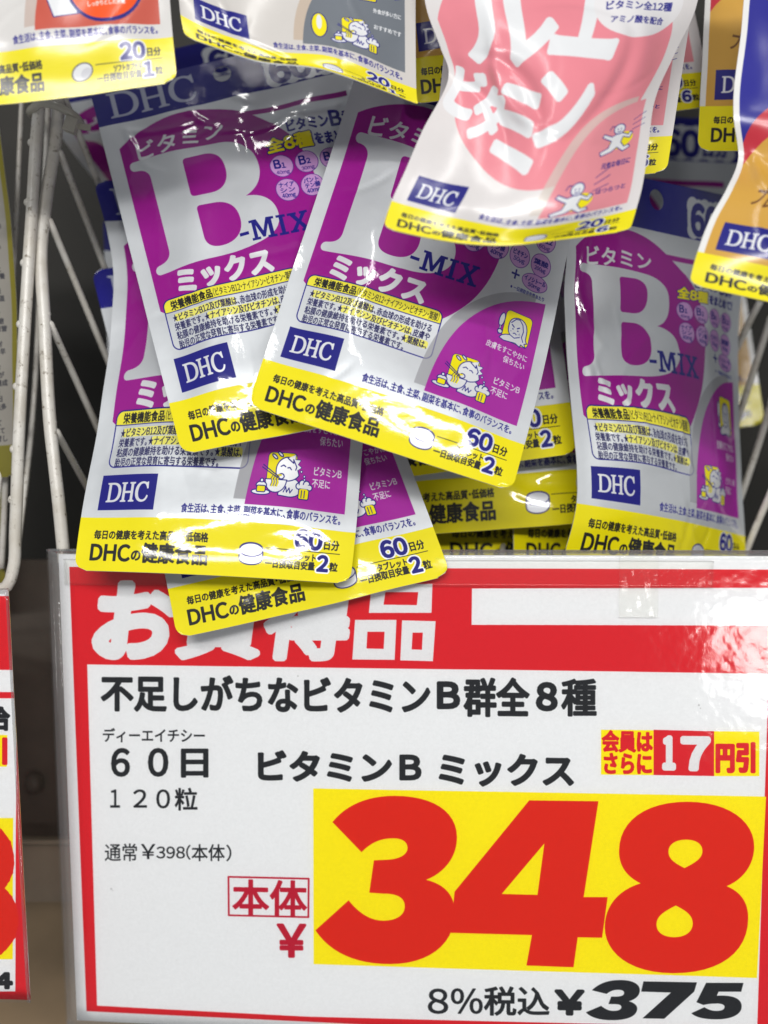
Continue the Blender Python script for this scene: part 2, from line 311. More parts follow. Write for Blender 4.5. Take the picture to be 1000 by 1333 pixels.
def print_vitamin_b():
    P = Print(130, 190, 8, SIL)
    cl = P.full(rr(7, 24, 123, 160))
    P.put(ell(41, 79.5, 54.5, 55.5, n=90), PUR, clip=cl)
    P.put(path("M7 36.2 L7 118 L30 120 L30 50Z"), PUR)
    P.put(rr(45, 32, 120, 34.8), PUR)
    P.put(path(BIG_B), SIL); P.put(path(BIG_B1), PUR); P.put(path(BIG_B2), PUR)
    P.put(quad(text('ビタミン', 0, 0, 10, 10, ink=True), (0, 0, 10, 10), ((15, 35), (58, 34), (58, 43.6), (15, 45.5))), WHT, .28)
    P.put(text('ミックス', 19, 106.6, 65, 118.2, ink=True), WHT, .75)
    P.put(rr(53.5, 96.6, 58, 98.2), NAVY)
    for d, a, b in ((M_, 59, 71), (I_, 72.2, 76.6), (X_, 77.6, 87.5)): P.put(path(d, a, 91.8, (b - a) / (42 if d is I_ else 100 if d is M_ else 96), .1), NAVY)
    P.put(text('ビタミン', 88, 43, 108, 50.2, ink=True), NAVY, .28); P.put(text('B', 109.2, 41.6, 114.2, 50.2, ink=True), NAVY, .4); P.put(text('群', 115, 42.4, 122.5, 50.6), NAVY, .3)
    t = text('全8種', 76, 52, 98.5, 60.4, gap=.12); P.put(t, NAVY, .95); P.put(t, YEL, .42)
    P.put(text('をまとめて!', 99.5, 53, 123, 60), NAVY, .3)
    tx = (('B1', '40mg'), ('B2', '30mg'), ('B6', '30mg'), ('B12', '60μg'), ('ナイア', 'シン', '40mg'), ('パント', 'テン酸', '40mg'), ('ビオチン', '50μg'), ('葉酸', '200μg'))
    for i, t in enumerate(tx):
        cx = 81 + (i % 4) * 12.1; cy = 68 + (i // 4) * 12.2
        P.put(ell(cx, cy, 5.5), LIL); P.ring(ell(cx, cy, 5.5), (88, 40, 140), .3)
        if i < 4:
            P.put(text('B', cx - 3.4, cy - 3.4, cx - .4, cy + 1, ink=True), NAVY, .2); P.put(text(t[0][1:], cx + .1, cy - 1.6, cx + (1.8 if len(t[0]) < 3 else 3.8), cy + 1, ink=True), NAVY, .12)
            P.put(text(t[1], cx - 3.2, cy + 2, cx + 3.2, cy + 4.2), (70, 40, 130), .05)
        elif len(t) == 3:
            for j, s in enumerate(t): P.put(text(s, cx - 3.8 + (j > 1) * .5, cy - 4 + j * 2.7, cx + 3.8 - (j > 1) * .5, cy - 1.4 + j * 2.7), NAVY, .06)
        else:
            P.put(text(t[0], cx - 4.2, cy - 2.6, cx + 4.2, cy + .2), NAVY, .08); P.put(text(t[1], cx - 3.2, cy + .6, cx + 3.2, cy + 3), NAVY, .05)
    P.put(rr(103, 88.6, 107.4, 89.5), NAVY); P.put(rr(104.75, 86.8, 105.65, 91.3), NAVY)
    o = ell(116, 89.4, 7, 4); P.put(o, LIL); P.ring(o, (88, 40, 140), .3)
    P.put(text('イノシトール', 110, 87, 122, 89.6), NAVY, .08); P.put(text('50mg', 112.6, 89.8, 119.6, 92), NAVY, .06)
    P.put(text('※一日摂取目安量あたり', 104, 94.2, 123, 96.2), NAVY, .04)
    # nutrition box
    b = rr(9, 118.6, 76, 143, 3.4); P.put(b, SIL); cb = P.full(b)
    P.put(rr(9, 118, 76, 124.6), (236, 226, 60), clip=cb); P.line([(9, 124.6), (76, 124.6)], NAVY, .4); P.ring(b, NAVY, .55)
    P.put(text('栄養機能食品', 12.5, 119.6, 34, 124), BLK, .12); P.put(text('（ビタミンB12・ナイアシン・ビオチン・葉酸）', 34, 119.8, 75, 123.8), BLK, .03)
    for x0, y0, x1 in ((13, 126, 44), (29, 130.3, 64), (61, 134.6, 73)): P.put(rr(x0, y0, x1, y0 + 3.8, 1.2), HLY, alpha=.75)
    for i, (s, x1) in enumerate((('★ビタミンB12及び葉酸は、赤血球の形成を助ける', 73), ('栄養素です。★ナイアシン及びビオチンは、皮膚や', 73), ('粘膜の健康維持を助ける栄養素です。★葉酸は、', 73), ('胎児の正常な発育に寄与する栄養素です。', 63))):
        P.put(text(s, 12, 126 + i * 4.3, x1, 129.9 + i * 4.3), (30, 30, 80), .07)
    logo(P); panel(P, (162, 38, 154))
    cartoon_mirror(P, 111, 114.5); cartoon_eater(P, 93.5, 145)
    P.put(text('皮膚をすこやかに', 99, 124, 121, 127.4), WHT, .06); P.put(text('保ちたい', 109, 128.4, 120.5, 131.8), WHT, .06)
    P.put(text('ビタミンB', 107, 140, 121, 143.6), WHT, .07); P.put(text('不足に', 107, 144.8, 116, 148.4), WHT, .07)
    band(P); header(P)
    return P

def print_generic(kind):
    base = {'pink': (218, 214, 214), 'orange': (212, 210, 208), 'grey': (206, 202, 198), 'gold': (206, 158, 66)}[kind]
    main = {'pink': (228, 134, 146), 'orange': (120, 34, 34), 'grey': (104, 110, 118), 'gold': (190, 44, 60)}[kind]
    P = Print(130, 190, 6, base)
    if kind == 'gold':
        P.put(rr(-1, 20, 131, 120), (34, 34, 130)); P.put(path("M3 20 C3 60 3 90 3 108 C10 92 30 84 60 84 C100 84 120 96 127 108 L127 20Z"), (34, 34, 140))
        P.put(path("M3 104 C12 86 34 76 64 76 C96 76 116 86 127 104 L127 124 L3 124Z"), main)
        P.put(path("M3 114 C14 96 36 90 64 90 C96 90 112 98 127 114 L127 166 L3 166Z"), base)
        P.put(rr(-1, 22, 3, 168), (228, 228, 226)); P.put(rr(127, 22, 131, 168), (228, 228, 226))
        P.put(spin(text('プレミアム', 14, 128, 44, 138), 28, 133, 14), (110, 70, 30), .2)
        for i, ch in enumerate('核酸'): P.put(text(ch, 20 + i * 40, 40, 55 + i * 40, 76), WHT, 1.5)
    else:
        P.put(ell(62, 74 if kind == 'pink' else 70, 62 if kind == 'pink' else 60, 68 if kind == 'pink' else 50, n=90), main, clip=P.full(rr(4, 20, 124, 152)))
    if kind == 'pink':
        for ch, x, y, ww, h, a in (('ル', 16, 26, 44, 50, -2), ('エ', 62, 14, 32, 58, 6), ('ビ', 5, 84, 18, 28, 10), ('タ', 22, 92, 17, 30, 6), ('ミ', 38, 88, 22, 46, -6), ('ン', 60, 82, 28, 36, -4)):
            P.put(spin(text(ch, x, y, x + ww, y + h, ink=True), x + ww / 2, y + h / 2, a), WHT, 1.9)
        o = ell(101, 42, 22, 20); P.put(o, (226, 224, 226)); P.put(text('1日分の', 86, 29, 112, 37), NAVY, .2); P.put(text('ビタミン全12種', 84, 41, 118, 45.5), NAVY, .1); P.put(text('アミノ酸を配合', 87, 49, 115, 53.5), NAVY, .1)
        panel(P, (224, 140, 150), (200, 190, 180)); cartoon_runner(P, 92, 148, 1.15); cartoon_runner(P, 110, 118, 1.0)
        P.put(text('元気な毎日に', 104, 131, 121, 134), NAVY, .06); P.put(text('はつらつと', 104, 144, 121, 147), NAVY, .06)
    if kind == 'orange':
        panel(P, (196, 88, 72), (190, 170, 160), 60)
        P.put(path("M66 122 L76 122 L77 136 L68 137Z"), YEL); P.ring(path("M66 122 L76 122 L77 136 L68 137Z"), NAVY, .5); P.put(path("M65 136 L90 134 L92 150 L70 153Z"), WHT); P.ring(path("M65 136 L90 134 L92 150 L70 153Z"), NAVY, .5); P.line([(81, 135), (82, 151)], NAVY, .5)
        o = ell(97, 137, 20, 20); P.put(o, NAVY); o = ell(97, 136.6, 18.6, 18.6); P.put(o, (240, 84, 20)); P.put(text('効率よく', 85, 128, 109, 137), (60, 30, 20), .5); P.put(text('からだの基礎に', 85, 140, 109, 143.5), WHT, .15); P.put(text('しっかりとした栄養', 87, 145, 107, 148), WHT, .1)
    if kind == 'grey':
        for i, ch in enumerate('亜鉛'): P.put(text(ch, 24 + i * 38, 46, 60 + i * 38, 82), WHT, 1.5)
        P.put(path("M84 112 L100 108 L102 118 L88 122Z"), WHT)
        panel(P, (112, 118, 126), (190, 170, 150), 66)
        P.put(rr(98, 106, 108, 124, 1), YEL); P.ring(rr(98, 106, 108, 124, 1), NAVY, .5); cartoon_runner(P, 114, 112, .9, tile=(112, 118, 126))
        o = ell(76, 145, 4.5, 8); P.put(o, YEL); P.ring(o, NAVY, .5); P.put(ell(76, 143, 1.6, 5), WHT); cartoon_eater(P, 96, 146, .95); 0 and cartoon_runner(P, 97, 146, .85, tile=(112, 118, 126))
        P.put(text('外食が多い方に', 106, 128, 122, 131), WHT, .08); P.put(text('おすすめです', 106, 138, 122, 141), WHT, .08)
    logo(P)
    if kind == 'pink': band(P, '20', 'カプセル', '6')
    elif kind == 'orange': band(P, '20', 'ソフトカプセル', '1', 'gel')
    elif kind == 'grey': band(P, '20', 'タブレット', '1')
    else: band(P, '20', 'タブレット', '3')
    header(P, (34, 34, 140), '20')
    return P

# ------------------------------------------------------------------ materials
def lin(c): return tuple(((v / 255.) / 12.92 if v / 255. <= .04045 else ((v / 255. + .055) / 1.055) ** 2.4) for v in c) + (1,)
class Nodes:
    def __init__(s, name):
        s.m = bpy.data.materials.new(name); s.m.use_nodes = True; s.nt = s.m.node_tree; s.nt.nodes.clear()
        s.out = s.n('ShaderNodeOutputMaterial')
    def n(s, t, **k):
        x = s.nt.nodes.new(t)
        for a, b in k.items(): setattr(x, a, b)
        return x
    def l(s, a, b): s.nt.links.new(a, b)
    def math(s, op, a, b=None, c=None):
        x = s.n('ShaderNodeMath', operation=op)
        for i, v in enumerate((a, b, c)):
            if v is None: continue
            if hasattr(v, 'is_output'): s.l(v, x.inputs[i])
            else: x.inputs[i].default_value = v
        return x.outputs[0]
    def bsdf(s, **k):
        b = s.n('ShaderNodeBsdfPrincipled')
        for a, v in k.items():
            i = b.inputs[a.replace('_', ' ')]
            if hasattr(v, 'is_output'): s.l(v, i)
            else: i.default_value = v
        s.l(b.outputs[0], s.out.inputs[0]); return b
    def noise(s, vec, scale, detail=3, rough=.5):
        x = s.n('ShaderNodeTexNoise'); x.inputs['Scale'].default_value = scale; x.inputs['Detail'].default_value = detail; x.inputs['Roughness'].default_value = rough
        if vec is not None: s.l(vec, x.inputs['Vector'])
        return x.outputs['Fac']
    def bump(s, h, strength, dist, normal=None):
        x = s.n('ShaderNodeBump'); x.inputs['Strength'].default_value = strength; x.inputs['Distance'].default_value = dist
        s.l(h, x.inputs['Height'])
        if normal is not None: s.l(normal, x.inputs['Normal'])
        return x.outputs[0]
    def ramp(s, f, stops):
        r = s.n('ShaderNodeValToRGB'); e = r.color_ramp.elements
        while len(e) < len(stops): e.new(.5)
        for i, (p, c) in enumerate(stops): e[i].position = p; e[i].color = c
        s.l(f, r.inputs[0]); return r.outputs[0]

def film_material(name, img, gloss=.075, waves=.18, metal=0.):
    """printed laminate film: glossy clear coat, fine dot embossing in the heat sealed strips"""
    N = Nodes(name)
    uv = N.n('ShaderNodeUVMap').outputs[0]
    t = N.n('ShaderNodeTexImage', image=img, interpolation='Cubic', extension='EXTEND'); N.l(uv, t.inputs[0])
    sp = N.n('ShaderNodeSeparateXYZ'); N.l(uv, sp.inputs[0]); U, V = sp.outputs[0], sp.outputs[1]
    m = N.math('MAXIMUM', N.math('GREATER_THAN', V, 1 - 21 / 190), N.math('MULTIPLY', N.math('LESS_THAN', V, 9 / 190), .4))
    du = N.math('SINE', N.math('MULTIPLY', U, 2 * math.pi * 130 / 1.35)); dv = N.math('SINE', N.math('MULTIPLY', V, 2 * math.pi * 190 / 1.35))
    dots = N.math('MULTIPLY', N.math('MULTIPLY', du, dv), m)
    oc = N.n('ShaderNodeTexCoord').outputs['Object']
    n1 = N.noise(oc, 55, 2, .5); n2 = N.noise(oc, 420, 2, .5)
    b = N.bump(n1, waves, .002); b = N.bump(n2, waves * .3, .0006, b); b = N.bump(dots, .16, .00010, b)
    col_ = t.outputs['Color']
    mx = N.n('ShaderNodeMix', data_type='RGBA', blend_type='MULTIPLY'); mx.inputs[0].default_value = 1
    N.l(col_, mx.inputs[6]); N.l(N.ramp(N.noise(oc, 30, 4, .6), ((.3, (.93, .93, .93, 1)), (.7, (1, 1, 1, 1)))), mx.inputs[7])
    hs = N.n('ShaderNodeSeparateColor', mode='HSV'); N.l(col_, hs.inputs[0])
    met = N.math('MULTIPLY', N.math('MULTIPLY', N.math('LESS_THAN', hs.outputs[1], .12), N.math('GREATER_THAN', hs.outputs[2], .5)), metal)
    P = N.bsdf(Base_Color=mx.outputs[2], Metallic=met, Roughness=.5, Coat_Weight=1., Coat_Roughness=gloss, Coat_IOR=1.55, Normal=b, Specular_IOR_Level=.15, Alpha=t.outputs['Alpha'])
    N.l(b, P.inputs['Coat Normal'])
    return N.m
def plain(name, c, rough=.5, bump=None, coat=0., var=.12, nscale=40, spec=.5, metal=0.):
    N = Nodes(name); oc = N.n('ShaderNodeTexCoord').outputs['Object']
    f = N.noise(oc, nscale, 5, .6)
    a = lin(c); lo = tuple(v * (1 - var) for v in a[:3]) + (1,); hi = tuple(min(1, v * (1 + var)) for v in a[:3]) + (1,)
    k = dict(Base_Color=N.ramp(f, ((.3, lo), (.7, hi))), Roughness=rough, Coat_Weight=coat, Coat_Roughness=.1, Specular_IOR_Level=spec, Metallic=metal)
    if bump: k['Normal'] = N.bump(N.noise(oc, bump[0], 3), bump[1], bump[2])
    N.bsdf(**k); return N.m
def back_material():
    """unprinted back film, with the punched hanging hole"""
    N = Nodes('pouch_back_film'); uv = N.n('ShaderNodeUVMap').outputs[0]; sp = N.n('ShaderNodeSeparateXYZ'); N.l(uv, sp.inputs[0])
    du = N.math('MULTIPLY', N.math('SUBTRACT', sp.outputs[0], 64 / 130), 130.); dv = N.math('MULTIPLY', N.math('SUBTRACT', sp.outputs[1], 1 - 8 / 190), 190.)
    r = N.math('SQRT', N.math('ADD', N.math('MULTIPLY', du, du), N.math('MULTIPLY', dv, dv)))
    oc = N.n('ShaderNodeTexCoord').outputs['Object']
    N.bsdf(Base_Color=lin((190, 193, 198)), Roughness=.4, Coat_Weight=.5, Alpha=N.math('GREATER_THAN', r, 4.3), Normal=N.bump(N.noise(oc, 120, 3), .3, .001)); return N.m
def paper_material(name, img):
    N = Nodes(name); uv = N.n('ShaderNodeUVMap').outputs[0]
    t = N.n('ShaderNodeTexImage', image=img, interpolation='Cubic', extension='EXTEND'); N.l(uv, t.inputs[0])
    oc = N.n('ShaderNodeTexCoord').outputs['Object']
    mx = N.n('ShaderNodeMix', data_type='RGBA', blend_type='MULTIPLY'); mx.inputs[0].default_value = 1
    N.l(t.outputs['Color'], mx.inputs[6]); N.l(N.ramp(N.noise(oc, 700, 4, .75), ((.3, (.92, .92, .92, 1)), (.7, (1, 1, 1, 1)))), mx.inputs[7])
    N.bsdf(Base_Color=mx.outputs[2], Roughness=.6, Specular_IOR_Level=.15, Normal=N.bump(N.noise(oc, 60, 3), .1, .001)); return N.m
def clear_material(name, tint=(1, 1, 1), bscale=60, bs=.3, bd=.001, haze=.0, rough=.04, gain=.55, fine=.9):
    """thin clear plastic: see through, with sharp reflections"""
    N = Nodes(name); oc = N.n('ShaderNodeTexCoord').outputs['Object']
    b = N.bump(N.noise(oc, bscale, 3, .6), bs, bd); b = N.bump(N.noise(oc, bscale * 9, 2, .5), bs * fine, bd * .15, b)
    tr = N.n('ShaderNodeBsdfTransparent'); tr.inputs[0].default_value = tint + (1,)
    gl = N.n('ShaderNodeBsdfGlossy'); gl.inputs['Roughness'].default_value = rough; N.l(b, gl.inputs['Normal'])
    df = N.n('ShaderNodeBsdfDiffuse'); df.inputs[0].default_value = (.8, .8, .8, 1)
    fr = N.n('ShaderNodeFresnel'); fr.inputs[0].default_value = 1.5; N.l(b, fr.inputs[1])
    m1 = N.n('ShaderNodeMixShader'); m1.inputs[0].default_value = haze; N.l(tr.outputs[0], m1.inputs[1]); N.l(df.outputs[0], m1.inputs[2])
    m2 = N.n('ShaderNodeMixShader'); N.l(N.math('MULTIPLY', fr.outputs[0], gain), m2.inputs[0]); N.l(m1.outputs[0], m2.inputs[1]); N.l(gl.outputs[0], m2.inputs[2])
    N.l(m2.outputs[0], N.out.inputs[0]); return N.m
def wire_material():
    N = Nodes('coated_wire'); oc = N.n('ShaderNodeTexCoord').outputs['Object']
    f = N.noise(oc, 260, 5, .7); g = N.noise(oc, 60, 4, .6)
    c1 = N.ramp(f, ((.32, lin((122, 112, 94))), (.42, lin((214, 211, 204)))))
    c2 = N.ramp(g, ((.3, (.78, .75, .7, 1)), (.6, (1, 1, 1, 1))))
    mx = N.n('ShaderNodeMix', data_type='RGBA', blend_type='MULTIPLY'); mx.inputs[0].default_value = 1; N.l(c1, mx.inputs[6]); N.l(c2, mx.inputs[7])
    N.bsdf(Base_Color=mx.outputs[2], Roughness=.28, Normal=N.bump(f, .25, .0005)); return N.m

# ------------------------------------------------------------------ objects
def tag(o, label=None, cat=None, group=None, kind=None):
    if label: o['label'] = label
    if cat: o['category'] = cat
    if group: o['group'] = group
    if kind: o['kind'] = kind
    return o
def thing(name, loc, label, cat, group=None):
    o = bpy.data.objects.new(name, None); col.objects.link(o); o.empty_display_size = .02
    o.location = loc; return tag(o, label, cat, group)
def mesh(name, V, F, mat, parent=None, uv=None, smooth=True):
    V = np.asarray(V, float); org = np.array(parent.location) if parent is not None else np.zeros(3)
    me = bpy.data.meshes.new(name); me.from_pydata((V - org).tolist(), [], F)
    if uv is not None:
        L = me.uv_layers.new(name='UVMap'); idx = np.empty(len(me.loops), np.int32); me.loops.foreach_get('vertex_index', idx)
        L.data.foreach_set('uv', np.asarray(uv, np.float32)[idx].ravel())
    if smooth: me.polygons.foreach_set('use_smooth', [True] * len(me.polygons))
    me.materials.append(mat); me.update()
    o = bpy.data.objects.new(name, me); col.objects.link(o)
    if parent is not None: o.parent = parent
    return o
def herm(x, Y, q):
    """smooth curve through knots x (n) with values Y (n,k), read at q"""
    x = np.asarray(x, float); Y = np.asarray(Y, float)
    if len(x) == 2:
        t = ((q - x[0]) / (x[1] - x[0]))[:, None]; return Y[0] * (1 - t) + Y[1] * t
    d = np.diff(Y, axis=0) / np.diff(x)[:, None]; m = np.empty_like(Y); h = np.diff(x)
    m[1:-1] = (d[:-1] * h[1:, None] + d[1:] * h[:-1, None]) / (h[1:] + h[:-1])[:, None]
    m[0] = 1.5 * d[0] - .5 * m[1]; m[-1] = 1.5 * d[-1] - .5 * m[-2]
    i = np.clip(np.searchsorted(x, q) - 1, 0, len(x) - 2); H = h[i][:, None]; t = ((q - x[i]) / h[i])[:, None]
    return (2 * t ** 3 - 3 * t ** 2 + 1) * Y[i] + (t ** 3 - 2 * t ** 2 + t) * H * m[i] + (-2 * t ** 3 + 3 * t ** 2) * Y[i + 1] + (t ** 3 - t ** 2) * H * m[i + 1]
def sstep(a, b, x): t = np.clip((x - a) / (b - a), 0, 1); return t * t * (3 - 2 * t)

def pouch(mat, back, rows, label, cat='supplement pouch', group='stand up foil pouches in the basket', puff=5., seed=0, crease=10, extra=(), nu=92, nv=134, hdr=True, r=6.):
    """rows: [(v, [(u, px, py, depth) ...]) ...] with u, v in mm on the printed face"""
    rng = np.random.RandomState(seed)
    uu = np.linspace(0, 130, nu); vv = np.linspace(0, 190, nv)
    knots = np.array([herm([a[0] for a in rw], [at(a[1], a[2], a[3]) for a in rw], uu) for v, rw in rows])  # rows,nu,3
    S = herm([v for v, rw in rows], knots.reshape(len(rows), -1), vv).reshape(nv, nu, 3)
    dv = np.minimum(vv, 190 - vv); ins = np.where(dv < r, r - np.sqrt(np.maximum(0, r * r - (r - dv) ** 2)), 0)
    U = np.clip(uu[None, :] * np.ones((nv, 1)), ins[:, None], 130 - ins[:, None])
    Vm = vv[:, None] * np.ones((1, nu))
    fi = U / 130 * (nu - 1); i0 = np.clip(fi.astype(int), 0, nu - 2); f = (fi - i0)[..., None]; R_ = np.arange(nv)[:, None]
    S = S[R_, i0] * (1 - f) + S[R_, i0 + 1] * f
    gu = np.gradient(S, axis=1) + 1e-9; gv = np.gradient(S, axis=0)
    n = np.cross(gv, gu); n /= np.linalg.norm(n, axis=2, keepdims=True) + 1e-12
    if (n[nv // 2, nu // 2] @ (CL - S[nv // 2, nu // 2])) < 0: n = -n
    pu = sstep(3, 38, U) * sstep(3, 38, 130 - U) * sstep(26, 60, Vm) * sstep(4, 34, 190 - Vm)
    inner = .25 + .75 * sstep(4, 14, U) * sstep(4, 14, 130 - U) * sstep(20, 34, Vm) * sstep(6, 20, 190 - Vm)
    h = puff * pu
    for k in range(5):                                       # slow waves of the limp film
        a = rng.uniform(0, math.pi); L = rng.uniform(28, 75)
        h = h + rng.uniform(.15, .45) * np.sin((U * math.cos(a) + Vm * math.sin(a)) * 2 * math.pi / L + rng.uniform(0, 6)) * (.4 + .6 * inner)
    cr = [(rng.uniform(8, 122), rng.uniform(22, 180), rng.uniform(0, math.pi), rng.uniform(8, 26), rng.uniform(1.2, 2.6), rng.choice([-1, 1]) * rng.uniform(.2, .6)) for k in range(crease)] + list(extra)
    for cx, cy, a, L, w_, A in cr:
        x = (U - cx) * math.cos(a) + (Vm - cy) * math.sin(a); y = -(U - cx) * math.sin(a) + (Vm - cy) * math.cos(a) + .012 * x * x * (1 if A > 0 else -1)
        h = h + A * np.exp(-(y / w_) ** 2) * np.exp(-(x / L) ** 4) * inner
    F3 = S + n * (h[..., None] + .25) / 1000; B3 = S + n * (h[..., None] - 1.45 * puff * pu[..., None] - .3) / 1000
    base = at(*[(rows[-1][1][0][k] + rows[-1][1][-1][k]) / 2 for k in (1, 2, 3)])
    T = thing('supplement_pouch', base, label, cat, group)
    uvs = np.stack([U / 130, 1 - Vm / 190], 2)
    def grid(a, b):
        k = np.arange(a, b)[:, None] * nu + np.arange(nu - 1)[None]
        return k
    def sheet(name, X, a, b, flip, m_):
        q = (np.arange(0, b - a)[:, None] * nu + np.arange(nu - 1)[None]).ravel()
        F = np.stack([q, q + nu, q + nu + 1, q + 1], 1)
        if flip: F = F[:, ::-1]
        return mesh(name, X[a:b + 1].reshape(-1, 3), F.tolist(), m_, T, uvs[a:b + 1].reshape(-1, 2))
    hs = int(round(22 / 190 * (nv - 1)))
    sheet('header_strip', F3, 0, hs, False, mat); sheet('front_panel', F3, hs, nv - 1, False, mat)
    sheet('back_panel', B3, 0, nv - 1, True, back)
    # the welded rim joining both sheets
    idx = [(0, j) for j in range(nu)] + [(i, nu - 1) for i in range(1, nv)] + [(nv - 1, j) for j in range(nu - 2, -1, -1)] + [(i, 0) for i in range(nv - 2, 0, -1)]
    A = np.array([F3[i, j] for i, j in idx]); B = np.array([B3[i, j] for i, j in idx]); m_ = len(idx)
    Fr = [(k, (k + 1) % m_, m_ + (k + 1) % m_, m_ + k) for k in range(m_)]
    mesh('welded_rim', np.concatenate([A, B]), Fr, rim_mat, T)
    return T

def tube(pts, r, seg=10, step=.004, jitter=0., seed=0, closed_ends=True):
    P = np.array(pts, float); L = np.concatenate([[0], np.cumsum(np.linalg.norm(np.diff(P, axis=0), axis=1))])
    n = max(3, int(L[-1] / step)); q = np.linspace(0, L[-1], n); C = herm(L, P, q) if len(P) > 2 else herm(L, P, q)
    rng = np.random.RandomState(seed); rad = r * (1 + jitter * herm(np.linspace(0, n, max(4, n // 4)), rng.randn(max(4, n // 4), 1), np.arange(n))[:, 0])
    T = np.gradient(C, axis=0); T /= np.linalg.norm(T, axis=1, keepdims=True)
    up = np.array([.31, .87, .38]); V = []; F = []
    for i in range(n):
        a = np.cross(T[i], up); a /= np.linalg.norm(a); b = np.cross(T[i], a)
        for k in range(seg): t = 2 * math.pi * k / seg; V.append(C[i] + rad[i] * (math.cos(t) * a + math.sin(t) * b))
    for i in range(n - 1):
        for k in range(seg): F.append((i * seg + k, i * seg + (k + 1) % seg, (i + 1) * seg + (k + 1) % seg, (i + 1) * seg + k))
    F.append(tuple(range(seg))[::-1]); F.append(tuple((n - 1) * seg + k for k in range(seg)))
    return V, F
def join(parts):
    V = []; F = []
    for v, f in parts:
        o = len(V); V += list(v); F += [tuple(i + o for i in t) for t in f]
    return V, F
def blob(c, r):
    bm = bmesh.new(); bmesh.ops.create_icosphere(bm, subdivisions=2, radius=1)
    V = [np.array(v.co) * r + c for v in bm.verts]; F = [tuple(v.index for v in f.verts) for f in bm.faces]; bm.free(); return V, F
def box(c, ax, ay, az):
    """box from a centre and three half vectors"""
    V = [np.array(c) + x * ax + y * ay + z * az for x in (-1, 1) for y in (-1, 1) for z in (-1, 1)]
    return V, [(0, 1, 3, 2), (4, 6, 7, 5), (0, 4, 5, 1), (2, 3, 7, 6), (0, 2, 6, 4), (1, 5, 7, 3)]
rim_mat = plain('rim_film', (205, 207, 210), .6, spec=.2)

# ------------------------------------------------------------------ the two price cards
class Card:
    """a flat card fixed by the four corners of its inner white field"""
    def __init__(s, q, d0):
        r = [ray(*p) for p in q]
        A = np.stack([r[0], -r[1], r[2], -r[3]], 1); ns = np.linalg.svd(A)[2][-1]; ns = ns / ns[0] * d0
        s.c = [CL + r[i] * ns[i] / 1000 for i in range(4)]; s.d = ns
        s.ex = (s.c[1] - s.c[0]); s.w = np.linalg.norm(s.ex); s.ex /= s.w
        e = s.c[3] - s.c[0]; s.n = np.cross(s.ex, e); s.n /= np.linalg.norm(s.n)
        if s.n @ (CL - s.c[0]) < 0: s.n = -s.n
        s.ey = np.cross(s.ex, s.n); s.ey = s.ey if s.ey @ e > 0 else -s.ey
        s.o = s.c[0]
    def xy(s, P):                 # photograph pixels -> mm on the card
        P = np.atleast_2d(P); out = []
        for px, py in P:
            d = ray(px, py); t = ((s.o - CL) @ s.n) / (d @ s.n); h = CL + d * t - s.o
            out.append((h @ s.ex * 1000, h @ s.ey * 1000))
        return np.array(out)
    def pt(s, x, y, z=0.): return s.o + (s.ex * x + s.ey * y + s.n * z) / 1000
card = Card([(114, 865), (1001, 877), (986, 1350), (126, 1309)], 560)

